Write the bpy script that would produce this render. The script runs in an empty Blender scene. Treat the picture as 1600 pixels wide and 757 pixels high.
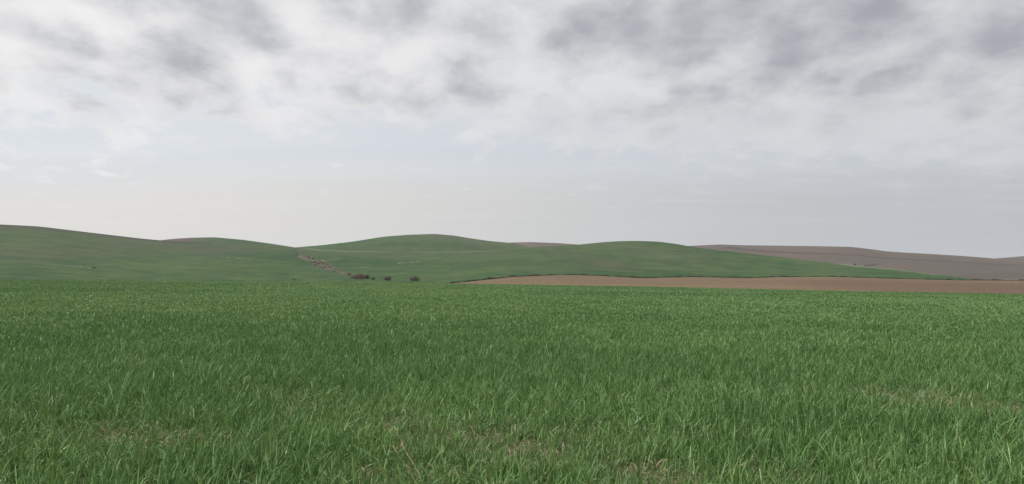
import bpy, math, random
import numpy as np
from mathutils import Vector

QUICK = False
R = math.radians
rng = np.random.default_rng(11)
random.seed(11)
S = bpy.context.scene
COL = S.collection

# ------------------------------------------------------------------ camera
CAM_H = 1.5
F = 1155.0                       # focal length in pixels of a 1600 px wide picture
PITCH = math.atan(49.5 / F)      # eye level lies a little below the middle of the frame
cam = bpy.data.objects.new('camera', bpy.data.cameras.new('camera'))
COL.objects.link(cam)
cam.location = (0, 0, CAM_H)
cam.rotation_euler = (math.pi / 2 + PITCH, 0, 0)
cam.data.sensor_width = 36
cam.data.lens = 36 * F / 1600
cam.data.clip_start = 0.05
cam.data.clip_end = 20000
S.camera = cam

# ------------------------------------------------------------------ node helpers
class X:
    """a socket or a number that can be used in arithmetic"""
    def __init__(s, nt, v): s.nt, s.v = nt, v
    def _m(s, op, *a, clamp=False):
        n = s.nt.nodes.new('ShaderNodeMath'); n.operation = op; n.use_clamp = clamp
        for i, q in enumerate((s,) + a):
            q = q.v if isinstance(q, X) else q
            if isinstance(q, (int, float)): n.inputs[i].default_value = q
            else: s.nt.links.new(q, n.inputs[i])
        return X(s.nt, n.outputs[0])
    def __add__(s, o): return s._m('ADD', o)
    def __sub__(s, o): return s._m('SUBTRACT', o)
    def __mul__(s, o): return s._m('MULTIPLY', o)
    def __truediv__(s, o): return s._m('DIVIDE', o)
    __radd__ = __add__; __rmul__ = __mul__
    def rsub(s, a): return X(s.nt, a)._m('SUBTRACT', s)
    def pow(s, o): return s._m('POWER', o)
    def max(s, o): return s._m('MAXIMUM', o)
    def min(s, o): return s._m('MINIMUM', o)
    def clamp(s): return s._m('ADD', 0.0, clamp=True)
    def step(s, a, b):
        n = s.nt.nodes.new('ShaderNodeMapRange'); n.interpolation_type = 'SMOOTHSTEP'
        s.nt.links.new(s.v, n.inputs['Value'])
        n.inputs['From Min'].default_value = a; n.inputs['From Max'].default_value = b
        return X(s.nt, n.outputs['Result'])

def vec(nt, x, y, z):
    n = nt.nodes.new('ShaderNodeCombineXYZ')
    for i, q in enumerate((x, y, z)):
        q = q.v if isinstance(q, X) else q
        if isinstance(q, (int, float)): n.inputs[i].default_value = q
        else: nt.links.new(q, n.inputs[i])
    return n.outputs[0]

def noise(nt, v, scale, detail=4, rough=0.55, dist=0.0):
    n = nt.nodes.new('ShaderNodeTexNoise')
    n.inputs['Scale'].default_value = scale; n.inputs['Detail'].default_value = detail
    n.inputs['Roughness'].default_value = rough; n.inputs['Distortion'].default_value = dist
    nt.links.new(v, n.inputs['Vector'])
    return X(nt, n.outputs['Fac'])

def mix(nt, f, a, b, mode='MIX'):
    n = nt.nodes.new('ShaderNodeMix'); n.data_type = 'RGBA'; n.blend_type = mode
    for i, q in ((0, f), (6, a), (7, b)):
        q = q.v if isinstance(q, X) else q
        if isinstance(q, (int, float)): n.inputs[i].default_value = q
        elif isinstance(q, tuple): n.inputs[i].default_value = q + (1,)
        else: nt.links.new(q, n.inputs[i])
    return n.outputs[2]

# ------------------------------------------------------------------ sky, sun, exposure
SUN_EL, SUN_AZ = R(54), R(-100)   # azimuth measured from the view direction, to the left
w = bpy.data.worlds.new('World'); S.world = w; w.use_nodes = True
nt = w.node_tree; nt.nodes.clear()
out = nt.nodes.new('ShaderNodeOutputWorld'); bg = nt.nodes.new('ShaderNodeBackground')
bg.inputs['Strength'].default_value = 0.1
nt.links.new(bg.outputs[0], out.inputs[0])
sky = nt.nodes.new('ShaderNodeTexSky'); sky.sky_type = 'NISHITA'; sky.sun_disc = False
sky.sun_elevation = SUN_EL; sky.sun_rotation = SUN_AZ
sky.air_density = 1.0; sky.dust_density = 3.0
tc = nt.nodes.new('ShaderNodeTexCoord'); sp = nt.nodes.new('ShaderNodeSeparateXYZ')
nt.links.new(tc.outputs['Generated'], sp.inputs[0])
dx, dy, dz = (X(nt, sp.outputs[i]) for i in range(3))
el = dz.max(0.0)
def lay(h, ox, oy, sx=1.0, sy=1.0):           # a cloud deck seen in perspective
    k = el + h
    return vec(nt, (dx / k) * sx + ox, (dy / k) * sy + oy, 0.0)
K = 5.5
def lin(r, g, b):
    f = lambda c: ((c / 255 + 0.055) / 1.055) ** 2.4 if c > 10 else c / 255 / 12.92
    return tuple(f(c) * K for c in (r, g, b))
right = dx.step(-0.62, 0.62)                    # the sun is veiled on the left
fy_ = dy.max(0.25)
U, Vv = dx / fy_, dz / fy_                      # where in the sky, across and up
def puff(x, y, sx, sy, tilt=0.0):               # one broad soft mass of the deck
    cx_, cy_ = (x - 800) / 1155, (428 - y) / 1155
    c_, s_ = math.cos(tilt), math.sin(tilt)
    a_ = ((U - cx_) * c_ - (Vv - cy_) * s_) * (1155 / sx); b_ = ((U - cx_) * s_ + (Vv - cy_) * c_) * (1155 / sy)
    q_ = (a_ * a_ + b_ * b_) * -0.5
    return X(nt, 2.71828).pow(q_.max(-30.0))
def total(lst):
    t_ = X(nt, 0.0)
    for *g_, k_ in lst: t_ = t_ + puff(*g_) * k_
    return t_
horiz = mix(nt, right, lin(220, 218, 214), lin(183, 186, 190))
blue = mix(nt, right, lin(216, 220, 225), lin(193, 197, 203))
blue = mix(nt, 0.95, sky.outputs[0], blue)
wisp = noise(nt, lay(0.10, 2.3, 7.1, 0.30, 1.3), 0.9, 5, 0.55) - 0.5
low = (Vv + wisp * 0.075).step(0.165, 0.098)
base = mix(nt, low, blue, horiz)
streak = noise(nt, lay(0.05, 5.3, 0.9, 0.16, 1.0), 2.2, 6, 0.6, 0.2)
base = mix(nt, streak.step(0.46, 0.70) * (Vv.step(0.02, 0.10) * 0.22), base, mix(nt, right, lin(229, 228, 227), lin(201, 203, 207)))
base = mix(nt, streak.step(0.50, 0.30) * (Vv.step(0.0, 0.08) * 0.12), base, mix(nt, right, lin(206, 208, 213), lin(178, 182, 188)))
# altocumulus deck: one field for cover, one for thickness
v1 = lay(0.34, 4.2, 1.7, 1.0, 0.78)
wv = lay(0.26, 7.7, 2.1, 1.0, 0.95)
big = noise(nt, v1, 1.3, 2, 0.5) - 0.5
mid = noise(nt, v1, 6.2, 8, 0.55, 0.15) - 0.5
fine = noise(nt, wv, 11.0, 8, 0.60, 0.2) - 0.5
vo = nt.nodes.new('ShaderNodeTexVoronoi'); vo.feature = 'SMOOTH_F1'; vo.inputs['Scale'].default_value = 6.3; vo.inputs['Smoothness'].default_value = 0.55
vo.voronoi_dimensions = '2D'
wr = nt.nodes.new('ShaderNodeTexNoise'); wr.inputs['Scale'].default_value = 5.0; wr.inputs['Detail'].default_value = 5
nt.links.new(v1, wr.inputs['Vector'])
wm = nt.nodes.new('ShaderNodeVectorMath'); wm.operation = 'MULTIPLY_ADD'; wm.inputs[1].default_value = (0.30, 0.30, 0)
nt.links.new(wr.outputs['Color'], wm.inputs[0]); nt.links.new(v1, wm.inputs[2]); nt.links.new(wm.outputs[0], vo.inputs['Vector'])
cells = X(nt, 0.40) - X(nt, vo.outputs['Distance'])      # rounded puffs, thick in the middle
edge = X(nt, 0.166) + right * -0.038 + puff(560, 240, 230, 42) * 0.06
cover = ((Vv - edge) * 3.4 + (big * 0.5 + mid * 1.25 + fine * 1.2) * (right * -0.6 + 1.0)).step(-0.06, 0.30)
masses = total([(50, 52, 110, 20, .25, .42), (190, 98, 110, 13, .25, .40), (90, 135, 80, 12, .3, .25), (340, 55, 120, 40, .1, .40), (700, 40, 110, 34, .1, .40), (560, 30, 60, 24, .2, .22),
                (600, 108, 130, 20, .12, .20), (722, 140, 42, 34, 0, .18), (880, 132, 32, 36, 0, .32), (1090, 25, 170, 50, 0, .55), (960, 62, 60, 40, 0, .3), (1260, 70, 100, 36, -.4, .48),
                (1560, 75, 90, 50, -.2, .48), (1380, 40, 80, 30, 0, .25), (1180, 160, 110, 26, -.1, .30), (1340, 120, 60, 40, 0, .28), (340, 115, 60, 14, .3, .22), (1480, 160, 90, 25, 0, .2)])
rifts = total([(760, 60, 80, 40, 0, .25), (130, 20, 40, 10, .4, .40), (60, 78, 90, 9, .25, .50), (215, 100, 60, 12, .45, .45), (420, 105, 70, 24, .2, .50), (470, 20, 30, 30, .2, .45), (648, 76, 36, 13, -.4, .75), (620, 130, 40, 22, 0, .45),
               (800, 95, 60, 34, 0, .45), (1040, 135, 60, 24, 0, .28), (1180, 90, 60, 16, -.2, .40), (1235, 158, 60, 14, -.3, .40), (1440, 95, 80, 14, -.1, .35), (1300, 20, 40, 30, -.4, .3)])
thick = ((Vv - 0.215) * 1.15 + masses * 0.66 - rifts * 0.66 + big * 0.6 + mid * 1.6 + fine * 1.1 + cells * 1.0).step(-0.52, 1.16)
white = mix(nt, right, lin(237, 236, 236), lin(209, 210, 213))
grey = mix(nt, right, lin(170, 172, 179), lin(154, 157, 165))
cl = mix(nt, thick * (Vv.step(0.14, 0.26) * 0.88 + 0.12), white, grey)
cs = mix(nt, cover * 0.94, base, cl)
# the deck closes to overcast overhead and behind, brightened to light the field
cs = mix(nt, el.step(0.42, 0.8), cs, tuple(1.45 * q_ for q_ in lin(236, 236, 237)))
# added glow out of view round the veiled sun, lifts light on the wheat
sdv = (math.sin(SUN_AZ) * math.cos(SUN_EL), math.cos(SUN_AZ) * math.cos(SUN_EL), math.sin(SUN_EL))
glow = (dx * sdv[0] + dy * sdv[1] + dz * sdv[2]).step(0.70, 1.0)
cs = mix(nt, glow, cs, tuple(1.6 * q_ for q_ in lin(255, 252, 246)))
nt.links.new(cs, bg.inputs['Color'])

sl = bpy.data.lights.new('sun', 'SUN'); sl.energy = 1.5; sl.angle = R(14); sl.color = (1, 0.96, 0.9)
so = bpy.data.objects.new('sun', sl); COL.objects.link(so)
sd = Vector((math.sin(SUN_AZ) * math.cos(SUN_EL), math.cos(SUN_AZ) * math.cos(SUN_EL), math.sin(SUN_EL)))
so.rotation_euler = sd.to_track_quat('Z', 'Y').to_euler()
so.location = sd * 100
S.view_settings.view_transform = 'Standard'; S.view_settings.look = 'None'
S.view_settings.exposure = 0.95; S.view_settings.gamma = 1.0
S.view_settings.use_curve_mapping = False
S.render.engine = 'CYCLES'
S.cycles.max_bounces = 6; S.cycles.diffuse_bounces = 3; S.cycles.transmission_bounces = 3
S.cycles.volume_bounces = 0
S.cycles.use_adaptive_sampling = True; S.cycles.adaptive_threshold = 0.004
S.cycles.use_denoising = True; S.cycles.denoiser = 'OPENIMAGEDENOISE'
S.cycles.denoising_input_passes = 'RGB_ALBEDO_NORMAL'; S.cycles.denoising_prefilter = 'NONE'

# ------------------------------------------------------------------ survey: directions read off the photograph
cp, sn = math.cos(PITCH), math.sin(PITCH)
def ray(x, y):
    u = (np.asarray(x, float) - 800) / F; v = (378.5 - np.asarray(y, float)) / F
    Y = cp - v * sn; Z = sn + v * cp
    return np.arctan2(u, Y), Z / np.hypot(u, Y)          # azimuth, rise per metre
def pixel(Xw, Yw, Zw):
    z = Zw - CAM_H
    f = Yw * cp + z * sn; u = -Yw * sn + z * cp
    f = np.where(f < 0.1, 0.1, f)
    return 800 + F * Xw / f, 378.5 - F * u / f
AZ = np.radians(np.linspace(-75, 75, 3001))
def smooth(a, deg):
    n = max(1, int(deg / 0.05)); k = np.exp(-0.5 * (np.arange(-3 * n, 3 * n + 1) / n) ** 2); k /= k.sum()
    return np.convolve(np.pad(a, 3 * n, mode='edge'), k, mode='valid')
def profile(pts, deg=0.35):
    p = np.array(pts, float); a, s = ray(p[:, 0], p[:, 1])
    return smooth(np.interp(AZ, a, s), deg)
def along(pts, deg=1.0):                                  # a quantity given at picture columns
    p = np.array(pts, float); a, _ = ray(p[:, 0], 400)
    return smooth(np.interp(AZ, a, p[:, 1]), deg)
def at(tab, az): return np.interp(az, AZ, tab)
def sstep(t): t = np.clip(t, 0, 1); return t * t * (3 - 2 * t)

def wave(x, y, seed, n=7, scale=1.0):                     # soft pseudo-noise, -1..1
    r = np.random.default_rng(seed); o = np.zeros_like(np.asarray(x, float))
    for k in range(n):
        a = r.uniform(0, 2 * math.pi); f = (0.6 + 0.5 * k) / scale; ph = r.uniform(0, 6.28)
        o += np.sin((x * math.cos(a) + y * math.sin(a)) * f + ph + 1.3 * np.sin((x * math.sin(a) - y * math.cos(a)) * f * 0.7 + ph * 2)) / (1 + 0.25 * k)
    return o / (0.62 * n)

# wheat field: a gentle rise that ends at a crest; lower to the right
DN = along([(-800, 170), (0, 172), (700, 170), (1000, 160), (1600, 150), (2400, 140)])
sN = profile([(-1500, 437), (0, 436.5), (300, 438), (600, 440), (700, 442), (800, 443.5), (1000, 446.5), (1200, 451), (1350, 454), (1600, 458.5), (2600, 470)], 0.6) - 0.24 / DN
zN = CAM_H + DN * sN
def field_z(x, y):
    d = np.hypot(x, y); az = np.arctan2(x, y); c = np.clip(az, -1.3, 1.3)
    D = at(DN, c); t = d / D
    z = at(zN, c) * np.minimum(t, 1) ** 1.6
    z = z + 0.035 * wave(x, y, 3, scale=2.6) * sstep((d - 2) / 6) * (1 - sstep((t - .9) / .1)) + 0.10 * wave(x, y, 5, 5, 16.0) * sstep((d - 8) / 30) * (1 - sstep((t - .75) / .25))
    return z - 7.0 * sstep((d - D) / 70)
# ploughed strip beyond the crest
DP = along([(-800, 232), (690, 236), (900, 300), (1200, 330), (1600, 345), (2400, 350)])
sP = profile([(-1500, 470), (560, 447), (640, 447), (700, 443.4), (728, 441), (752, 438.3), (800, 433), (860, 430.5), (890, 430), (940, 431.5), (985, 434), (1010, 435), (1040, 434), (1080, 433), (1130, 434), (1170, 435), (1210, 433.5), (1300, 433), (1400, 436), (1500, 438.5), (1600, 439), (2600, 444)], 0.18)
zP = CAM_H + DP * sP
def plough_z(x, y):
    d = np.hypot(x, y); az = np.arctan2(x, y)
    D0 = at(DN, az) - 1.0; D1 = at(DP, az); t = (d - D0) / (D1 - D0)
    z0 = at(zN, az) - 0.05; z = z0 + (at(zP, az) - z0) * np.clip(t, 0, 1) + 0.5 * np.sin(np.clip(t, 0, 1) * math.pi) * 0.0
    return z - 3.0 * sstep((d - D1) / 30)

def make_hill(ridge, D, d0, z0, drop, back, bump=0.4, seed=1, belly=0.5):
    """surface function of a hill whose crest is seen along `ridge` at distance D"""
    zr = CAM_H + D * ridge
    tt = np.linspace(0.02, 1, 120)[:, None]
    f = lambda t: belly * sstep(t) + (1 - belly) * np.sin(np.clip(t, 0, 1) * math.pi / 2)
    for _ in range(5):
        dd = d0 + (D - d0) * tt; zz = z0 + (zr - z0) * f(tt)
        m = ((zz - CAM_H) / dd).max(0)
        zr = zr + np.where(zr > z0, (ridge - m) * D, 0)
    def fn(x, y):
        d = np.hypot(x, y); az = np.arctan2(x, y)
        A0, A1, Z0, Z1 = at(d0, az), at(D, az), at(z0, az), at(zr, az)
        t = (d - A0) / (A1 - A0)
        z = Z0 + (Z1 - Z0) * f(t) + bump * wave(x, y, seed, 6, 60.0) * np.sin(np.clip(t, 0, 1) * math.pi) ** 2
        z = np.where(t < 0, Z0 - 3.0 * sstep((A0 - d) / 30), z)
        return z - drop * sstep((d - A1) / back)
    return fn

# near green hills: left slope, saddle, right knoll with a long tail
rG = profile([(-900, 372), (-400, 356), (-150, 350), (0, 351), (60, 354), (110, 360), (160, 366), (220, 373), (270, 377.5), (350, 379.5), (400, 381.5), (440, 384.5), (470, 388), (500, 392), (540, 394), (600, 395), (660, 394.5), (720, 394), (760, 392.5), (800, 389), (850, 385.5), (905, 382.5), (940, 379), (970, 377), (1000, 376.8), (1030, 378), (1060, 382), (1075, 385), (1100, 389), (1150, 394.5), (1200, 400), (1250, 406), (1300, 411.5), (1350, 416.5), (1400, 420.5), (1450, 427.5), (1500, 434), (1535, 438.5), (1600, 446), (2600, 470)], 0.3)
DG = along([(-800, 640), (0, 640), (300, 620), (560, 560), (760, 570), (1000, 590), (1200, 560), (1400, 470), (1540, 400), (1700, 385), (2400, 385)], 1.5)
mx = sstep((AZ - ray(640, 400)[0]) / (ray(760, 400)[0] - ray(640, 400)[0]))
dG0 = (DN + 62) * (1 - mx) + DP * mx
zG0 = (zN - 4.5) * (1 - mx) + (zP - 0.15) * mx
hG0 = make_hill(rG, DG, dG0, zG0, 22, 190, 0.5, 4, 0.45)
GUL = np.array([(468, 398), (480, 404), (492, 411), (510, 417), (530, 423), (556, 431), (600, 436), (660, 437)], float)
def seg_dist(px, py, pts, ys=1.0):
    best = np.full(np.shape(px), 1e9)
    for (ax, ay), (bx, by) in zip(pts[:-1], pts[1:]):
        vx, vy = bx - ax, (by - ay) * ys
        t = np.clip(((px - ax) * vx + (py - ay) * ys * vy) / (vx * vx + vy * vy), 0, 1)
        best = np.minimum(best, np.hypot(px - ax - t * vx, (py - ay) * ys - t * vy))
    return best
def hG(x, y):
    z = hG0(x, y); px, py = pixel(x, y, z)
    return z - 1.1 * np.exp(-(seg_dist(px, py, GUL) / 7.0) ** 2) * sstep((np.hypot(x, y) - 240) / 50) * (px < 620)
d1 = DG + 40; s1 = np.minimum(rG, profile([(-1500, 400), (1300, 410), (1600, 440), (2600, 445)]))
def back(ridge, D, seed, bump=0.4, belly=0.5, d0=None):
    D = np.full_like(AZ, float(D)) if np.isscalar(D) else D
    a0 = d1 if d0 is None else np.full_like(AZ, float(d0))
    return make_hill(profile(ridge, 0.22), D, a0, CAM_H + a0 * (s1 - 0.012), 30, 250, bump, seed, belly)
hSmall = back([(-900, 420), (100, 395), (200, 381), (240, 377), (270, 373.5), (300, 371.7), (335, 371), (380, 375), (430, 382), (480, 390), (560, 400), (2600, 430)], 880, 21)
hDome = back([(-900, 430), (300, 410), (400, 396), (465, 386.5), (500, 383.7), (550, 378), (600, 370), (640, 367), (680, 365.8), (710, 368.5), (740, 373.5), (770, 377.5), (800, 380), (820, 385), (850, 392), (900, 402), (2600, 440)], 900, 22)
hSlip = back([(-900, 430), (640, 400), (700, 388), (760, 380.5), (800, 379.2), (830, 378.6), (870, 380), (905, 382.5), (940, 388), (1000, 395), (2600, 440)], 1120, 23)
hFallow = back([(-900, 440), (950, 402), (1050, 391), (1120, 387), (1140, 386.5), (1165, 389.5), (1200, 392.5), (1270, 395.5), (1340, 398), (1360, 401), (1400, 403.5), (1450, 406), (1500, 409), (1560, 413), (1600, 414.5), (1800, 420), (2600, 440)], 820, 24, 0.4, 0.35, 450)
hBrown = back([(-900, 440), (950, 396), (1030, 387), (1070, 385), (1110, 383), (1128, 382.2), (1150, 383.3), (1200, 384), (1280, 385), (1330, 386), (1360, 389.5), (1390, 393.5), (1450, 397), (1500, 400), (1540, 403), (1570, 406), (1700, 416), (2600, 440)], 1130, 25)
hEnd = back([(-900, 440), (1300, 420), (1480, 409), (1545, 405), (1570, 403), (1600, 400.5), (1700, 392), (1900, 385), (2600, 400)], 1450, 26)

# ------------------------------------------------------------------ mesh helpers
def quads(name, V, Fq, mat, attrs=(), parent=None, shade=False):
    me = bpy.data.meshes.new(name)
    me.vertices.add(len(V)); me.vertices.foreach_set('co', np.ascontiguousarray(V, np.float32).ravel())
    k = Fq.shape[1]
    me.loops.add(Fq.size); me.loops.foreach_set('vertex_index', np.ascontiguousarray(Fq, np.int32).ravel())
    me.polygons.add(len(Fq)); me.polygons.foreach_set('loop_start', np.arange(0, Fq.size, k, dtype=np.int32))
    me.polygons.foreach_set('use_smooth', np.full(len(Fq), shade))
    me.update(calc_edges=True)
    for an, av in attrs:
        av = np.asarray(av, np.float32)
        if av.ndim == 2:
            a = me.attributes.new(an, 'FLOAT_COLOR', 'POINT'); a.data.foreach_set('color', np.column_stack([av, np.ones(len(av), np.float32)]).ravel())
        else:
            a = me.attributes.new(an, 'FLOAT', 'POINT'); a.data.foreach_set('value', av)
    me.materials.append(mat)
    o = bpy.data.objects.new(name, me); COL.objects.link(o)
    if parent: o.parent = parent
    return o
def grid_faces(n, m, wrap=False):
    i = np.arange(n if wrap else n - 1)[:, None]; j = np.arange(m - 1)[None]
    i2 = (i + 1) % n
    return np.stack([i * m + j, i2 * m + j, i2 * m + j + 1, i * m + j + 1], -1).reshape(-1, 4)[:, ::1]
def sheet(name, fn, az, dist, mat, masks=None, wrap=False):
    """polar height field; dist is (n_az, n_d)"""
    x = np.sin(az)[:, None] * dist; y = np.cos(az)[:, None] * dist
    z = fn(x, y)
    V = np.stack([x, y, z], -1).reshape(-1, 3)
    px, py = pixel(V[:, 0], V[:, 1], V[:, 2])
    at_ = masks(px, py, V) if masks else []
    fq = grid_faces(len(az), dist.shape[1], wrap)[:, ::-1]
    o = quads(name, V, fq, mat, at_, shade=True)
    o['kind'] = 'structure'
    return o
def mat(name):
    m = bpy.data.materials.new(name); m.use_nodes = True; n = m.node_tree
    b = n.nodes['Principled BSDF']; b.inputs['Roughness'].default_value = 0.9
    b.inputs['Specular IOR Level'].default_value = 0.2
    return m, n, b
def attr(n, name):
    a = n.nodes.new('ShaderNodeAttribute'); a.attribute_name = name
    return a
def pos(n):
    return n.nodes.new('ShaderNodeNewGeometry').outputs['Position']
def bump(n, b, h, dist, strength=1.0):
    q = n.nodes.new('ShaderNodeBump'); q.inputs['Distance'].default_value = dist; q.inputs['Strength'].default_value = strength
    n.links.new(h.v, q.inputs['Height']); n.links.new(q.outputs[0], b.inputs['Normal'])

# ------------------------------------------------------------------ setting materials
def hill_mat(name, green, green2, soil, pale, dark):
    m, n, b = mat(name); p = pos(n)
    n1 = noise(n, p, 0.012, 5, 0.6); n2 = noise(n, p, 0.09, 5, 0.65); n3 = noise(n, p, 0.9, 3, 0.6)
    st = n.nodes.new('ShaderNodeMapping'); st.inputs['Rotation'].default_value = (0, 0, R(24)); st.inputs['Scale'].default_value = (0.012, 0.22, 0.05)
    n.links.new(p, st.inputs['Vector'])
    n4 = noise(n, st.outputs[0], 1.0, 4, 0.6)                 # drill rows and cultivation bands
    c = mix(n, (n1 * 0.8 + n2 * 0.8 + n4 * 0.6 - 0.60).step(0.32, 0.70), green, green2)
    sx_ = n.nodes.new('ShaderNodeSeparateXYZ'); n.links.new(p, sx_.inputs[0])
    fr = (X(n, sx_.outputs[0]) * 0.42 + X(n, sx_.outputs[1]) * 0.05 + n1 * 14.0)._m('PINGPONG', 6.0)
    c = mix(n, fr.step(0.45, 0.05) * n2 * 0.55, c, dark)       # wheel tracks of the seed drill
    so_ = X(n, attr(n, 'soil').outputs['Fac'])
    c = mix(n, (so_ + so_.min(0.35) * (n2 + n4 - 1.0) * 1.6).clamp(), c, soil)
    pa = X(n, attr(n, 'pale').outputs['Fac'])
    c = mix(n, (pa * (n3 * 0.7 + n2 * 0.8 + 0.25)).clamp(), c, pale)
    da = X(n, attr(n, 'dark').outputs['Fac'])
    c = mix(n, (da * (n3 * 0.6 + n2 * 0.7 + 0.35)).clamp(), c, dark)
    v = mix(n, 1.0, c, mix(n, n3, (0.78, 0.78, 0.78), (1.22, 1.22, 1.22)), 'MULTIPLY')
    n.links.new(v, b.inputs['Base Color'])
    bump(n, b, n3 + n2 * 2.0, 0.35, 0.6)
    return m
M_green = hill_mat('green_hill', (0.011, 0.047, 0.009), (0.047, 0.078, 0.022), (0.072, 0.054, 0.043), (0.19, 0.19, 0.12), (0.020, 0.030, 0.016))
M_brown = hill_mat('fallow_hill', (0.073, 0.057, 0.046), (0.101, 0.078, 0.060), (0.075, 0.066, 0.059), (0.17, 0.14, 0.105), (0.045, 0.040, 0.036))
M_plough, n, b = mat('ploughed_soil')
p = pos(n)
st = n.nodes.new('ShaderNodeMapping'); st.inputs['Rotation'].default_value = (0, 0, R(-6)); st.inputs['Scale'].default_value = (0.004, 0.05, 0.1)
n.links.new(p, st.inputs['Vector'])
q1 = noise(n, st.outputs[0], 1.0, 5, 0.6); q2 = noise(n, p, 0.7, 4, 0.7); q3 = noise(n, p, 0.02, 3)
c = mix(n, (q1 * 1.3 + q3 * 0.6 + q2 * 0.4 - 0.65).step(0.2, 0.8), (0.082, 0.054, 0.031), (0.142, 0.102, 0.055))
c = mix(n, X(n, attr(n, 'red').outputs['Fac']) * (q3 * 0.8 + q1 * 0.5), c, (0.084, 0.050, 0.034))
c = mix(n, X(n, attr(n, 'pale').outputs['Fac']), c, (0.16, 0.115, 0.058))
c = mix(n, 1.0, c, mix(n, q2, (0.72, 0.72, 0.72), (1.28, 1.28, 1.28)), 'MULTIPLY')
n.links.new(c, b.inputs['Base Color']); bump(n, b, q2 + q1, 0.3, 0.8)

M_soil, n, b = mat('field_soil')
p = pos(n)
q1 = noise(n, p, 0.35, 4); q2 = noise(n, p, 9, 6, 0.7); q3 = noise(n, p, 60, 4, 0.7)
c = mix(n, q2.step(0.3, 0.7), (0.070, 0.062, 0.034), (0.138, 0.122, 0.066))
c = mix(n, X(n, attr(n, 'green').outputs['Fac']), c, mix(n, q1, (0.030, 0.050, 0.018), (0.048, 0.072, 0.027)))
c = mix(n, 1.0, c, mix(n, q3, (0.6, 0.6, 0.6), (1.4, 1.4, 1.4)), 'MULTIPLY')
n.links.new(c, b.inputs['Base Color']); bump(n, b, q2 + q3 * 0.5, 0.03, 1.0)

# ------------------------------------------------------------------ setting meshes
def gauss(px, py, cx, cy, sx, sy, rot=0.0):
    c, s = math.cos(rot), math.sin(rot); u = (px - cx) * c + (py - cy) * s; v = -(px - cx) * s + (py - cy) * c
    return np.exp(-0.5 * ((u / sx) ** 2 + (v / sy) ** 2))
def ridge_y(r, D):                                    # picture height of a crest above each column
    x = np.sin(AZ) * D; y = np.cos(AZ) * D
    px, py = pixel(x, y, CAM_H + D * r); m = np.abs(AZ) < R(52)
    o = np.argsort(px[m]); return px[m][o], py[m][o]
gx, gy = ridge_y(rG, DG)
def m_green(px, py, V):
    up = py - np.interp(px, gx, gy)                    # pixels under the crest
    soil = 1.0 * np.exp(-np.clip(up - 2, 0, 99) / np.interp(px, [-200, 0, 60, 110, 200, 300], [5, 4, 3.2, 1.2, 1.0, .6])) * (px < 330)
    soil += 0.28 * gauss(px, py, 70, 395, 120, 12) + 0.25 * gauss(px, py, 280, 383, 130, 7, .03) + 0.22 * gauss(px, py, 330, 393, 60, 5)
    soil += 0.34 * gauss(px, py, 900, 399, 60, 5, .25) + 0.26 * gauss(px, py, 1010, 392, 80, 6, .1) + 0.15 * gauss(px, py, 650, 402, 90, 8)
    soil += 0.20 * gauss(px, py, 950, 415, 120, 7) + 0.20 * gauss(px, py, 760, 395, 50, 3)
    wig = 1 + 0.6 * np.sin(px * .41 + py * .9) * np.sin(px * .17 - py * .5 + 1)
    soil += 0.85 * np.exp(-(seg_dist(px, py, np.array([(472, 401), (483, 405), (492, 410), (502, 413), (514, 417)], float)) / (4.2 * wig)) ** 2)
    soil += 0.6 * np.exp(-(seg_dist(px, py, np.array([(496, 410), (508, 408), (522, 406), (534, 404)], float)) / (1.3 * wig)) ** 2)
    soil += 0.7 * np.exp(-(seg_dist(px, py, np.array([(515, 420), (530, 424), (556, 431), (570, 435)], float)) / 2.5) ** 2)
    soil += 0.30 * np.exp(-(seg_dist(px, py, np.array([(462, 389), (470, 397), (480, 404)], float)) / 1.5) ** 2)
    pale = 0.16 * gauss(px, py, 1055, 403, 26, 2.6, .05) + 0.08 * gauss(px, py, 1000, 399, 40, 3)
    pale += 0.45 * np.exp(-((up - 0.6) / 1.0) ** 2) * sstep((px - 1290) / 40) * (1 - sstep((px - 1455) / 20))
    for pts, wd, k in (([(520, 418.5), (545, 419), (580, 418)], 0.7, .55), ([(620, 411.5), (650, 409.5), (690, 402.5)], 0.8, .5),
                       ([(340, 401), (360, 403), (395, 406)], 0.8, .45), ([(488, 408), (510, 406.5), (530, 404.5)], 0.8, .6), ([(466, 400.5), (480, 406)], 1.0, .8),
                       ([(60, 413), (100, 414.5), (150, 418)], 0.7, .35), ([(480, 418), (505, 421), (530, 424)], .8, .5)):
        pale += .6 * k * np.exp(-(seg_dist(px, py, np.array(pts, float)) / wd) ** 2) * (0.05 + 1.2 * np.sin(px * 0.45 + 2 * np.sin(px * .13)) ** 4)
    pale += 0.3 * np.exp(-((up - 0.3) / 0.6) ** 2) * sstep((px - 640) / 30) * (1 - sstep((px - 755) / 15))
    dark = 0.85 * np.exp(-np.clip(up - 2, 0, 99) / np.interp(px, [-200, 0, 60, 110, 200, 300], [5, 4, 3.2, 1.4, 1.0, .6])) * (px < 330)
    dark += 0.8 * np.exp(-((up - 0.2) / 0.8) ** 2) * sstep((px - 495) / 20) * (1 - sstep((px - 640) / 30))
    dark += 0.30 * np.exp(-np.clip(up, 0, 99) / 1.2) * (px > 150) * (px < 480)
    dark += 0.35 * np.exp(-(seg_dist(px, py, np.array([(60, 413), (100, 413.5), (150, 418)], float)) / 0.8) ** 2)
    for k in range(9):                                  # tractor lines across the slope
        x0 = 80 + 42 * k
        dark += 0.26 * np.exp(-(seg_dist(px, py, np.array([(x0 - 60, 430), (x0 + 20, 400), (x0 + 80, 378)], float)) / 1.0) ** 2)
    return [('soil', np.clip(soil, 0, 1)), ('pale', np.clip(pale, 0, 1)), ('dark', np.clip(dark, 0, 1))]
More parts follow.
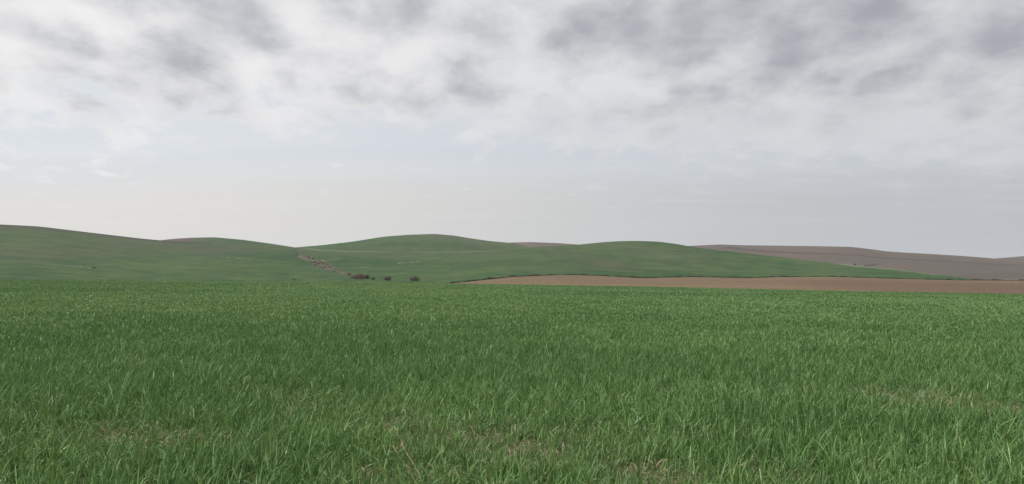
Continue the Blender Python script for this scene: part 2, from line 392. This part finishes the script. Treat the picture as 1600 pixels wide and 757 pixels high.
def flat_masks(soil=0., pale=0., dark=0.):
    return lambda px, py, V: [('soil', np.full(len(V), soil)), ('pale', np.full(len(V), pale)), ('dark', np.full(len(V), dark))]
def spaced(d0, d1, n, tail, m, p=1.0):
    t = np.concatenate([np.linspace(0, 1, n) ** p]); a = d0[:, None] + (d1 - d0)[:, None] * t[None]
    e = np.linspace(0, 1, m + 1)[1:]; return np.concatenate([a, a[:, -1:] + tail * e[None]], 1)
q = 1 if not QUICK else 2
azf = np.radians(np.linspace(-52, 52, 1800 // q))
def hill(name, fn, D, m, masks, d0=None, n=90):
    a0 = at(d1 if d0 is None else d0, azf); D_ = np.full_like(azf, float(D)) if np.isscalar(D) else at(D, azf)
    return sheet(name, fn, azf, spaced(a0 - 25, D_, n, 300, 12), m, masks)
hill('hill', hG, DG, M_green, m_green, dG0, 170)
hill('hill', hSmall, 880, M_green, lambda px, py, V: [('soil', 0.9 * (1 - sstep((px - 285) / 40)) + 0.1), ('pale', 0 * px), ('dark', 0 * px)])
def m_dome(px, py, V):
    up = py - np.interp(px, gx, gy)
    soil = 0.42 * gauss(px, py, 700, 371, 40, 4) + 0.28 * gauss(px, py, 600, 389, 60, 3) + .25 * gauss(px, py, 760, 384, 40, 5)
    pale = 0.45 * np.exp(-((up + 0.7) / 0.7) ** 2) * sstep((px - 462) / 15) * (1 - sstep((px - 600) / 60)) + 0.14 * np.exp(-((up + 0.6) / 0.8) ** 2) * (px > 640)
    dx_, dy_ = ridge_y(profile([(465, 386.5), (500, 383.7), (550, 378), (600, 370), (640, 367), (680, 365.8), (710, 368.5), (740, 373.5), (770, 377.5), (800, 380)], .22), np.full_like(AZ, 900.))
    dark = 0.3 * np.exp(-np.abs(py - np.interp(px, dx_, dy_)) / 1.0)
    return [('soil', soil), ('pale', pale), ('dark', dark)]
hill('hill', hDome, 900, M_green, m_dome)
hill('hill', hSlip, 1120, M_brown, flat_masks(0.3))
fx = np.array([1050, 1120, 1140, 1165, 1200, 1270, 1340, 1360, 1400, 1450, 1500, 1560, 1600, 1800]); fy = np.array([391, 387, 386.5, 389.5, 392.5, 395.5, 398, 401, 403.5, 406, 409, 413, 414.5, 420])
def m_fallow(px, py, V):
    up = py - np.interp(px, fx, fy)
    dark = np.interp(px, [1120, 1145, 1180, 1300, 1420, 1600], [0, 1.5, 1.2, .9, 1.1, .8]) * np.exp(-((up - .4) / 1.5) ** 2)  # crest self-shadow and scrub painted in as one dark line
    soil = 0.55 + 0.4 * gauss(px, py, 1420, 411, 60, 5) - 0.5 * gauss(px, py, 1400, 417, 40, 4) - 0.4 * gauss(px, py, 1180, 394, 60, 5)
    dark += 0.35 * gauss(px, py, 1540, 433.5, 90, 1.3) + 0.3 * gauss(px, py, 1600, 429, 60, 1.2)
    pale = 0.5 * gauss(px, py, 1340, 416, 18, 1.2, .15) + 0.35 * gauss(px, py, 1580, 437, 25, 1.0)
    return [('soil', np.clip(soil, 0, 1)), ('pale', pale), ('dark', np.clip(dark, 0, 1))]
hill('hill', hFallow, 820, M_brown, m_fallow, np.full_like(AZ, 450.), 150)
hill('hill', hBrown, 1130, M_brown, flat_masks(0.12))
hill('hill', hEnd, 1450, M_brown, flat_masks(0.5))
# ploughed field
pa = np.radians(np.linspace(math.degrees(ray(560, 440)[0]), 52, 900 // q))
def m_pl(px, py, V):
    d = np.hypot(V[:, 0], V[:, 1]); az = np.arctan2(V[:, 0], V[:, 1]); t = (d - at(DN, az)) / (at(DP, az) - at(DN, az))
    pale = 0.55 * np.exp(-t / 0.06) * (1 - sstep((px - 1330) / 60)) + 0.5 * np.exp(-(1 - t) / 0.12) * sstep((px - 1100) / 200) + 0.25 * sstep((t - .5) * 2) * sstep((px - 1450) / 150)
    red = sstep((px - 1180) / 160) * (0.55 + 0.45 * np.exp(-((t - .35) / .3) ** 2)) + .3 * np.exp(-((t - .5) / .2) ** 2)
    return [('pale', np.clip(pale, 0, 1)), ('red', np.clip(red, 0, 1))]
sheet('ploughed_field', plough_z, pa, spaced(at(DN, pa) - 1.0, at(DP, pa), 80, 28, 8), M_plough, m_pl)
# field ground, all round the camera, then the low land out to the horizon
ga = np.radians(np.linspace(-180, 180, 1440 // q, endpoint=False))
gd = np.concatenate([[0.05], np.geomspace(0.5, 40, 150), np.linspace(41, 260, 120)])
BARE = []                                             # worn spots: picture column, row, half-width in metres, strength
for px_, py_, ra, k in ((215, 690, .55, .9), (175, 675, .4, .8), (265, 700, .45, .7), (470, 622, .5, .6), (500, 640, .45, .6), (615, 668, .4, .75), (725, 690, .45, .75), (760, 676, .35, .6), (808, 712, .32, .95), (850, 722, .30, .95),
                        (890, 690, .3, .6), (985, 742, .35, .9), (1045, 748, .35, .95), (1010, 690, .4, .5), (700, 745, .25, .5), (590, 752, .25, .6), (1330, 612, .8, .7), (1400, 618, 1.0, .85), (1465, 627, .9, .9), (1540, 640, .7, .8), (1590, 645, .6, .85), (1210, 752, .3, .5), (1570, 480, 4, .3), (250, 565, .9, .35), (900, 560, 1.0, .25), (560, 590, .8, .3), (30, 655, .5, .5), (95, 640, .5, .4)):
    a_, s_ = ray(px_, py_); d_ = CAM_H / -s_
    BARE.append((d_ * math.sin(a_), d_ * math.cos(a_), ra * .9, k * .72))
def bare(x, y):
    o = np.zeros_like(x)
    wob = 1 + 0.45 * wave(x, y, 31, 5, 0.30)
    for bx, by, ra, k in BARE:
        o = np.maximum(o, k * np.exp(-0.9 * (((x - bx) / (ra * 1.25)) ** 2 + ((y - by) / (ra * 0.95)) ** 2) * wob))
    return o
def m_gr(px, py, V):
    d = np.hypot(V[:, 0], V[:, 1])
    return [('green', np.clip(0.55 + 0.45 * sstep((d - 15) / 50) - 0.9 * bare(V[:, 0], V[:, 1]), 0, 1))]
sheet('ground', field_z, ga, np.repeat(gd[None], len(ga), 0), M_soil, m_gr, True)
sheet('terrain', lambda x, y: -14 + 0 * x, ga[::8], np.repeat(np.linspace(200, 2600, 20)[None], len(ga[::8]), 0), M_brown, flat_masks(0.4), True)

# ------------------------------------------------------------------ wheat
def blades(x, y, z, length, width, lean_dir, lean, droop, segs, twist):
    n = len(x); t = np.linspace(0, 1, segs + 1)[None]                     # (1, k)
    L = length[:, None]
    along_ = L * lean[:, None] * (0.45 * t + 0.55 * t ** 2)
    up = L * (t - droop[:, None] * t ** 2.4) * np.sqrt(np.clip(1 - 0.55 * lean[:, None] ** 2, .1, 1))
    cx = x[:, None] + np.cos(lean_dir)[:, None] * along_; cy = y[:, None] + np.sin(lean_dir)[:, None] * along_; cz = z[:, None] + up
    a = lean_dir + math.pi / 2 + twist
    wd = width[:, None] * np.interp(t, [0, .25, .6, .85, 1], [.62, 1, .85, .45, .05]) * 0.5
    ox, oy = np.cos(a)[:, None] * wd, np.sin(a)[:, None] * wd
    oz = np.sin(twist)[:, None] * wd * 0.35
    V = np.stack([np.stack([cx - ox, cy - oy, cz - oz], -1), np.stack([cx + ox, cy + oy, cz + oz], -1)], 2)   # n,k,2,3
    k = segs + 1; base = (np.arange(n) * k * 2)[:, None]; j = np.arange(segs)[None] * 2
    Fq = np.stack([base + j, base + j + 1, base + j + 3, base + j + 2], -1).reshape(-1, 4)
    return V.reshape(-1, 3), Fq, k * 2
def join(parts):
    V, Fq, A, o = [], [], [], 0
    for v, f, a in parts:
        V.append(v); Fq.append(f + o); A.append(a); o += len(v)
    return np.concatenate(V), np.concatenate(Fq), np.concatenate(A)
M_wheat, n, b = mat('wheat_leaf')
ta = attr(n, 'tint')
n.links.new(ta.outputs['Color'], b.inputs['Base Color'])
b.inputs['Roughness'].default_value = 0.46; b.inputs['Specular IOR Level'].default_value = 0.45
tr = n.nodes.new('ShaderNodeBsdfTranslucent'); ms = n.nodes.new('ShaderNodeMixShader'); ms.inputs[0].default_value = 0.23
n.links.new(mix(n, 0.35, ta.outputs['Color'], (0.13, 0.19, 0.03)), tr.inputs['Color'])
n.links.new(b.outputs[0], ms.inputs[1]); n.links.new(tr.outputs[0], ms.inputs[2])
n.links.new(ms.outputs[0], n.nodes['Material Output'].inputs['Surface'])

G1, G2, G3, ST = np.array([.056, .148, .032]), np.array([.190, .312, .104]), np.array([.215, .262, .070]), np.array([.30, .27, .15])
def spot(n, d_lo, d_hi, dens, ex, half):
    """random places in the wedge before the camera; density falls as distance ** -ex"""
    e = 2 - ex; u = rng.random(n)
    d = (d_lo ** e + u * (d_hi ** e - d_lo ** e)) ** (1 / e)
    a = rng.uniform(-half, half, n)
    return d * np.sin(a), d * np.cos(a), d
parts = []
HALF = R(46); ang = 2 * HALF
def tracks(x, y):                                      # wheel tracks left by the sprayer
    px, py = pixel(x, y, field_z(x, y)); o = np.zeros_like(x)
    for pts in ([(1150, 478), (1300, 473.5), (1700, 468)], [(1180, 484.5), (1320, 479.5), (1700, 473)], [(760, 463), (1000, 459), (1150, 458)]):
        o = np.maximum(o, np.exp(-(seg_dist(px, py, np.array(pts, float), 1.0) / 1.1) ** 2))
    return o
def wheat(d_lo, d_hi, dens0, ex, segs, per):
    e = 2 - ex; cnt = dens0 * 12 ** ex * ang * (d_hi ** e - d_lo ** e) / e
    m = int(cnt / per / (3 if QUICK else 1))
    x, y, d = spot(m, d_lo, d_hi, dens0, ex, HALF)
    az = np.arctan2(x, y); bb = bare(x, y)
    keep = (d < at(DN, az) - 0.5) & (rng.random(m) > 0.80 * bb) & (rng.random(m) > 0.92 * tracks(x, y) * (d > 30))
    x, y, d, bb = x[keep], y[keep], d[keep], bb[keep]
    m = len(x)
    lush = 0.5 + 0.5 * np.clip(0.7 * wave(x, y, 41, 6, 1.1) + 0.8 * wave(x, y, 42, 6, 5.0) + 0.75 * wave(x, y, 44, 5, 12.0) + 0.35 * wave(x, y, 43, 5, 0.4), -1, 1)
    # plants, each with several leaves
    x = np.repeat(x, per); y = np.repeat(y, per); d = np.repeat(d, per); bb = np.repeat(bb, per); lush = np.repeat(lush, per)
    hue = np.repeat(rng.normal(0, 1, m), per) * 0.65 + rng.normal(0, 1, m * per) * 0.85
    N = m * per
    wsc = np.maximum(1, d / 12)
    sx = 0.02 * np.minimum(wsc, 4)
    x = x + rng.normal(0, 1, N) * sx; y = y + rng.normal(0, 1, N) * sx
    az = np.arctan2(x, y)
    z = field_z(x, y) - 0.01
    L = rng.uniform(0.11, 0.235, N) * np.repeat(np.clip(rng.normal(1, .20, m), .55, 1.5), per) * (1 - .42 * sstep((d - 6) / 16)) * (0.74 + 0.42 * lush) * (1 - 0.45 * bb) * (1 + 0.12 * rng.normal(0, 1, N))
    L = np.clip(L, .06, .42)
    W = rng.uniform(0.0060, 0.0122, N) * wsc * (1 - .25 * bb)
    ld = np.where(rng.random(N) < 0.20, rng.normal(0.2, .7, N), rng.uniform(0, 2 * math.pi, N))
    lean = np.clip(np.abs(rng.normal(0.30, 0.26, N)) + 0.12 * sstep((d - 12) / 40), 0.02, .95)
    droop = np.where(rng.random(N) < .34, rng.uniform(.25, .66, N), rng.uniform(0, .14, N))
    lean = np.where(droop > .24, np.clip(lean + .3, 0, .95), lean)
    dry = rng.random(N) < 0.012 + 0.10 * bb; L = np.where(dry, L * .6, L)
    v, f, k = blades(x, y, z, L, W, ld, lean, droop, segs, rng.normal(0, .9, N))
    t = np.clip(0.46 + 0.37 * hue * (1 - .45 * sstep((d - 40) / 90)) - 0.68 * (lush - .5), 0, 1.4)[:, None]
    c = G1 + (G2 - G1) * np.clip(t, 0, 1) + (G3 - G2) * np.clip(t - .92, 0, .5)
    c = c * np.clip(1 + (0.15 + 0.06 * sstep((d - 10) / 30) - .09 * sstep((d - 50) / 70)) * rng.normal(0, 1, N), .45, 1.7)[:, None]
    c = np.where(dry[:, None], ST * rng.uniform(.55, 1, N)[:, None], c)
    # a leaf is yellower towards its tip
    c = np.repeat(np.clip(c, .01, .6), k, 0)
    parts.append((v, f, c))
wheat(1.8, 16, 1650, 0.0, 5, 5)
wheat(16, 45, 1650, 1.40, 3, 4)
wheat(45, 176, 1650, 1.50, 2, 3)
V, Fq, A = join(parts); del parts
o = quads('wheat', V, Fq, M_wheat, [('tint', A)], shade=False)
o['kind'] = 'stuff'; o['label'] = 'dense knee-high green wheat covering the whole near field'; o['category'] = 'wheat'
del V, Fq, A
# withered leaves lying in the thin spots
xs, ys = [], []
for bx, by, ra, k in BARE:
    if by > 15: continue
    m = int(320 * ra * ra * k * (1 if ra < .6 else .7)) + 25
    xs.append(rng.normal(bx, ra * .75, m)); ys.append(rng.normal(by, ra * .6, m))
m = 2600
x, y, d = spot(m, 2, 14, 1, 0, HALF); xs.append(x); ys.append(y)
x = np.concatenate(xs); y = np.concatenate(ys); N = len(x)
v, f, k = blades(x, y, field_z(x, y) + rng.uniform(.004, .05, N), rng.uniform(.07, .22, N), rng.uniform(.004, .009, N), rng.uniform(0, 6.28, N), np.full(N, .97), rng.uniform(.75, 1.0, N), 3, rng.normal(0, .5, N))
c = np.repeat(ST * rng.uniform(.6, 1.15, N)[:, None] * (1 + rng.normal(0, .05, (N, 3))), k, 0)
o = quads('dead_leaves', v, f, M_wheat, [('tint', np.clip(c, .02, .7))])
o['kind'] = 'stuff'; o['label'] = 'withered straw coloured wheat leaves lying on thin bare spots'; o['category'] = 'dead leaves'

# ------------------------------------------------------------------ things
def tag(o, label, cat, group=None):
    o['label'] = label; o['category'] = cat
    if group: o['group'] = group
    return o
def empty(name, loc, label, cat, group=None):
    o = bpy.data.objects.new(name, None); COL.objects.link(o); o.location = loc; o.empty_display_size = .2
    return tag(o, label, cat, group)
def hit(fn, px, py, lo, hi):
    """first place on a surface seen in a given direction"""
    a, s = ray(px, py); d = np.linspace(lo, hi, 3000)
    x, y = d * math.sin(a), d * math.cos(a); z = fn(x, y)
    i = np.argmax(z >= CAM_H + d * s)
    return Vector((x[i], y[i], z[i])), d[i]
def tubes(segs, sides=4):
    """segs: list of polylines [(point, radius), ...] -> vertices, quads"""
    V, Fq = [], []
    for pl in segs:
        o = len(V); n = len(pl)
        for i, (p, r) in enumerate(pl):
            a = Vector(pl[max(0, i - 1)][0]); c = Vector(pl[min(n - 1, i + 1)][0]); t = (c - a).normalized()
            u = t.cross(Vector((.31, .17, 1)) if abs(t.z) < .95 else Vector((1, 0, 0))).normalized(); w_ = t.cross(u)
            for k in range(sides):
                q_ = 2 * math.pi * k / sides
                V.append(Vector(p) + (u * math.cos(q_) + w_ * math.sin(q_)) * r)
        for i in range(n - 1):
            for k in range(sides):
                k2 = (k + 1) % sides
                Fq.append((o + i * sides + k, o + i * sides + k2, o + (i + 1) * sides + k2, o + (i + 1) * sides + k))
        Fq.append(tuple(o + (n - 1) * sides + k for k in range(4)) if sides == 4 else (o + (n - 1) * sides, o + (n - 1) * sides + 1, o + (n - 1) * sides + 2, o + (n - 1) * sides + 2))
    return np.array([tuple(v) for v in V], np.float32), np.array(Fq, np.int32)
def bark(name, c1, c2, sc):
    m, n, b = mat(name); p = pos(n)
    n.links.new(mix(n, noise(n, p, sc, 4, .65).step(.3, .7), c1, c2), b.inputs['Base Color'])
    return m
M_twig = bark('bare_twigs', (0.060, 0.036, 0.034), (0.120, 0.072, 0.066), 2.0)
M_twig_red = bark('reddish_twigs', (0.090, 0.048, 0.044), (0.170, 0.094, 0.084), 1.2)
M_leaf = bark('shrub_leaves', (0.022, 0.040, 0.018), (0.045, 0.070, 0.030), 3.0)
M_stone = bark('pale_stone', (0.13, 0.13, 0.10), (0.24, 0.23, 0.18), 1.5)
M_verge = bark('verge_grass', (0.022, 0.034, 0.015), (0.050, 0.060, 0.028), 0.6)
M_dry = bark('dry_stalk', (0.20, 0.135, 0.09), (0.34, 0.24, 0.165), 9.0)

def shrub_meshes(wd, ht, seed, stems=34, thick=1.0):
    r = random.Random(seed); main, twig = [], []
    for i in range(stems):
        a = r.uniform(0, 6.28); rad = math.sqrt(r.random())
        bx, by = math.cos(a) * rad * wd * .22, math.sin(a) * rad * wd * .22
        ex = math.cos(a) * rad * wd * .48 * r.uniform(.8, 1.1); ey = math.sin(a) * rad * wd * .48 * r.uniform(.8, 1.1)
        top = ht * (math.sqrt(max(0.05, 1 - rad ** 2 * .85))) * r.uniform(.6, 1.05)
        pts = []
        for k in range(5):
            t = k / 4
            pts.append(((bx + (ex - bx) * t ** .8 + r.uniform(-1, 1) * .05 * wd * t, by + (ey - by) * t ** .8 + r.uniform(-1, 1) * .05 * wd * t, -.05 + top * t ** .9), .045 * thick * (1 - .75 * t)))
        main.append(pts)
        for j in range(9):
            k = r.randint(1, 3); p0 = Vector(pts[k][0])
            dv = Vector((r.uniform(-1, 1), r.uniform(-1, 1), r.uniform(-.1, 1.1))).normalized() * ht * r.uniform(.12, .34)
            mid_ = p0 + dv * .55 + Vector((0, 0, r.uniform(-.05, .05) * ht)); e_ = p0 + dv
            if e_.z < .05: e_.z = .05
            twig.append([(tuple(p0), .022 * thick), (tuple(mid_), .016 * thick), (tuple(e_), .006 * thick)])
    return main, twig
def shrub(name, px, py, wpx, hpx, label, m1=M_twig, m2=None, fn=hG, lo=205, hi=560, seed=1, stems=34, group=None, leaves=False):
    P, d = hit(fn, px, py, lo, hi); wd, ht = wpx * d / F, hpx * d / F
    main, twig = shrub_meshes(wd, ht, seed, stems, d / 260)
    if wpx < 10 and not leaves:
        t = quads(name, *tubes(main + twig, 4), m1); t.location = P
        return tag(t, label, 'shrub', group)
    t = empty(name, P, label, 'shrub', group)
    v, f = tubes(main, 4); quads('branches', v, f, m1, parent=t)
    quads('twigs', *tubes(twig, 4), m2 or m1, parent=t)
    if leaves:
        r = np.random.default_rng(seed); N = 420
        ends = np.array([q_[-1][0] for q_ in twig]); e = ends[r.integers(0, len(ends), N)] + r.normal(0, .06 * ht, (N, 3)); e[:, 2] = np.maximum(e[:, 2], .06)
        u = r.normal(0, 1, (N, 3)); u /= np.linalg.norm(u, axis=1)[:, None]; w_ = np.cross(u, r.normal(0, 1, (N, 3))); w_ /= np.linalg.norm(w_, axis=1)[:, None]
        s_ = (.10 * ht * r.uniform(.5, 1, N))[:, None]
        V = np.stack([e - u * s_, e + w_ * s_ * .6, e + u * s_, e - w_ * s_ * .6], 1).reshape(-1, 3)
        quads('foliage', V, np.arange(4 * N).reshape(-1, 4), M_leaf, parent=t)
    return t
shrub('bare_shrub', 562, 436, 27, 10.5, 'largest reddish bare shrub at the foot of the gully, rounded like a dome', M_twig_red, M_twig_red, seed=13, stems=70)
shrub('bare_shrub', 546, 430, 9, 3.5, 'low brown shrub just uphill of the large reddish bare shrub', M_twig, seed=4, stems=26)
shrub('bare_shrub', 550, 434.5, 8, 3.0, 'flat reddish shrub touching the left foot of the large reddish bare shrub', M_twig_red, seed=14, stems=24)
shrub('green_shrub', 574, 436, 6, 7, 'narrow dark green shrub against the right side of the large reddish shrub', M_twig, leaves=True, seed=5, stems=16)
shrub('green_shrub', 583, 437, 6, 4, 'small low green shrub alone between the large reddish shrub and the next bare one', M_twig, leaves=True, seed=6, stems=14)
shrub('bare_shrub', 606.5, 438, 15, 7.5, 'dark round bare shrub, middle one of the three along the field edge', M_twig, seed=7, stems=40)
shrub('bare_shrub', 648, 439, 21, 8.0, 'wide dark bare shrub farthest right along the field edge, with spiky top', M_twig, seed=8, stems=48)
shrub('bare_shrub', 460, 437.5, 5, 2.5, 'tiny dark shrub alone on the green crest left of the gully', M_twig, seed=9, stems=14)
shrub('bare_shrub', 147, 419.5, 9, 2.5, 'low brown shrub at the right end of the stone row on the left slope', M_twig, seed=10, stems=20)
g = 'scrub in the hillside gully'
for i, (x_, y_, w_, h_, red) in enumerate(((483, 404, 6, 3.5, 0), (489, 405.5, 5, 3, 0), (478, 402.5, 4, 2, 0), (492, 410, 7, 3, 0), (497, 412.5, 7, 3.2, 1), (487, 411, 6, 3, 0), (501, 411, 5, 2.5, 0), (494, 414.5, 6, 2.5, 1), (505, 413, 5, 2, 0), (511, 414, 5, 2.5, 0), (515, 418.5, 6, 2.5, 1), (508, 418, 5, 2, 0), (523, 424.5, 5, 2, 0), (505, 421.5, 4, 2, 0))):
    shrub('bare_shrub', x_, y_, w_, h_, 'small bare brown shrub in the gully scrub running down the green slope', M_twig_red if red else M_twig, seed=40 + i, stems=14, group=g)
g = 'dark scrub on the fallow hill'
shrub('bare_shrub', 1336, 414.5, 5, 3, 'small dark shrub standing apart left of the scrub row on the brown hill', M_twig, fn=hFallow, lo=455, hi=820, seed=70, stems=14)
for i, (x_, y_) in enumerate(((1351, 417), (1355, 416), (1359, 415.5), (1363, 415), (1367, 414), (1371, 413.5))):
    shrub('bare_shrub', x_, y_, 6, 1.8, 'dark low shrub in the slanting scrub row on the brown hill', M_twig, fn=hFallow, lo=455, hi=820, seed=80 + i, stems=12, group=g)

def stone(px, py, wpx, hpx, label, group, seed):
    P, d = hit(hG, px, py, 205, 560); r = np.random.default_rng(seed)
    me = bpy.data.meshes.new('stone')
    import bmesh
    bm = bmesh.new(); bmesh.ops.create_icosphere(bm, subdivisions=2, radius=1)
    ph = r.uniform(0, 6, 3)
    for v in bm.verts:
        k = 1 + .22 * math.sin(3.1 * v.co.x + ph[0]) + .16 * math.sin(4.3 * v.co.y + ph[1]) + .14 * math.sin(5 * v.co.z + ph[2]) + r.normal(0, .04)
        v.co = Vector((v.co.x * k * wpx * d / F / 2, v.co.y * k * wpx * d / F / 2.6, max(-.25, v.co.z * k) * hpx * d / F))
    bm.to_mesh(me); bm.free(); me.materials.append(M_stone)
    o = bpy.data.objects.new('stone', me); COL.objects.link(o); o.location = P; o.rotation_euler.z = r.uniform(-.5, .5)
    return tag(o, label, 'stone', group)
k = 0
for (label, group, pts) in (
    ('pale stone in the short stone row low on the left slope', 'stones low on the left slope', ((103, 415.5), (111, 416.5), (120, 416.8), (127, 417.2), (140, 419))),
    ('pale stone in the row right of the long left slope, short of the gully', 'stones on the slope before the gully', ((344, 402.5), (350, 403.3), (356, 404), (372, 405), (380, 406))),
    ('pale stone along the edge of the brown gully scrub', 'stones in the gully', ((470, 401), (475, 403), (478, 405.5), (484, 404), (489, 418), (501, 418.5), (508, 421), (512, 421.3), (516, 421.5), (521, 419), (506, 409.5), (510, 408.5), (534, 426.5), (550, 432))),
    ('pale stone in the slanting row on the slope above the wide dark shrub', 'stones above the field edge shrubs', ((624, 412.3), (631, 412), (645, 410.5), (652, 409.5), (672, 407.3), (684, 403.5)))):
    for (x_, y_) in pts:
        k += 1
        stone(x_, y_, random.uniform(2.0, 4.6), random.uniform(.6, 1.2), label, group, 100 + k)

# rank grass on the bank between the ploughed strip and the green hill
m = 14000
az0, az1 = float(ray(704, 440)[0]), R(44)
a = rng.uniform(az0, az1, m); px_, _ = pixel(np.sin(a) * 300, np.cos(a) * 300, np.zeros(m))
clump = 0.5 + 0.5 * np.sin(px_ * .21 + 2 * np.sin(px_ * .047)) * np.sin(px_ * .083 + 1)
d = at(DP, a) + rng.normal(.6, .7, m)
x, y = d * np.sin(a), d * np.cos(a)
z = np.maximum(plough_z(x, y), hG(x, y)) - .03
L = rng.uniform(.3, .75, m) * (.5 + 1.0 * clump) * np.interp(px_, [690, 800, 1600], [1.15, 1.0, .9])
v, f, _ = blades(x, y, z, L, rng.uniform(.06, .14, m), rng.uniform(0, 6.28, m), np.abs(rng.normal(.4, .25, m)).clip(0, .95), rng.uniform(0, .3, m), 2, rng.normal(0, .9, m))
o = quads('verge_grass', v, f, M_verge)
o['kind'] = 'stuff'; o['label'] = 'thin dark line of rank grass between brown soil and green hill'; o['category'] = 'grass'

# dry weed stalks lying over the wheat in the foreground
def place(px, py, h):
    a_, s_ = ray(px, py); d_ = (CAM_H - h) / -s_
    return Vector((d_ * math.sin(a_), d_ * math.cos(a_), h))
def stalk(pts, r0, side, label, seed):
    P = [place(*q_) for q_ in pts]; base_ = P[0].copy(); base_.z = 0.0
    r = random.Random(seed)
    t = empty('dry_stalk', base_, label, 'dry stalk')
    loc = [p_ - base_ for p_ in P]
    n_ = 24; path = []
    for i in range(n_ + 1):
        u = i / n_ * (len(loc) - 1); j = min(int(u), len(loc) - 2); q_ = loc[j].lerp(loc[j + 1], u - j)
        q_ = q_ + Vector((r.uniform(-1, 1), r.uniform(-1, 1), r.uniform(-1, 1))) * .003
        path.append((tuple(q_), r0 * (1 - .65 * i / n_) * (1.25 if i % 6 == 0 else 1)))
    quads('stem', *tubes([path], 4), M_dry, parent=t, shade=True)
    for k in range(side):
        i = r.randint(8, n_ - 1); p0 = Vector(path[i][0]); dr = (Vector(path[i][0]) - Vector(path[i - 3][0])).normalized()
        dv = (dr + Vector((r.uniform(-.4, .4), r.uniform(-.2, .4), r.uniform(-.3, .1)))).normalized() * r.uniform(.06, .16)
        tw = [(tuple(p0), .0028), (tuple(p0 + dv * .5 + Vector((r.uniform(-.015, .015), 0, .015))), .0024), (tuple(p0 + dv), .0012)]
        quads('twig', *tubes([tw], 4), M_dry, parent=t)
    return t
stalk([(690, 800, .02), (668, 768, .10), (645, 724, .16), (632, 702, .19), (617, 668, .20)], .0034, 7, 'long dry brown weed stalk leaning through the wheat at the bottom of the field', 5)
stalk([(668, 782, .03), (652, 758, .09), (630, 722, .14), (612, 696, .17)], .002, 3, 'thin short dry stalk beside and left of the long weed stalk', 6)

# ------------------------------------------------------------------ haze
hz = bpy.data.meshes.new('haze')
a_, t_, b_ = 2700, 75, -15.5
hv = [(x_, y_, z_) for z_ in (b_, t_) for x_, y_ in ((-a_, -a_), (a_, -a_), (a_, a_), (-a_, a_))]
hz.from_pydata(hv, [], [(3, 2, 1, 0), (4, 5, 6, 7), (0, 1, 5, 4), (1, 2, 6, 5), (2, 3, 7, 6), (3, 0, 4, 7)])
hm = bpy.data.materials.new('haze'); hm.use_nodes = True; n = hm.node_tree; n.nodes.clear()
oo = n.nodes.new('ShaderNodeOutputMaterial'); pv = n.nodes.new('ShaderNodeVolumePrincipled')
pv.inputs['Color'].default_value = (0.90, 0.94, 1.0, 1); pv.inputs['Density'].default_value = 0.00009; pv.inputs['Anisotropy'].default_value = 0.2
n.links.new(pv.outputs[0], oo.inputs['Volume'])
hz.materials.append(hm)
ho = bpy.data.objects.new('haze', hz); COL.objects.link(ho); ho['kind'] = 'stuff'
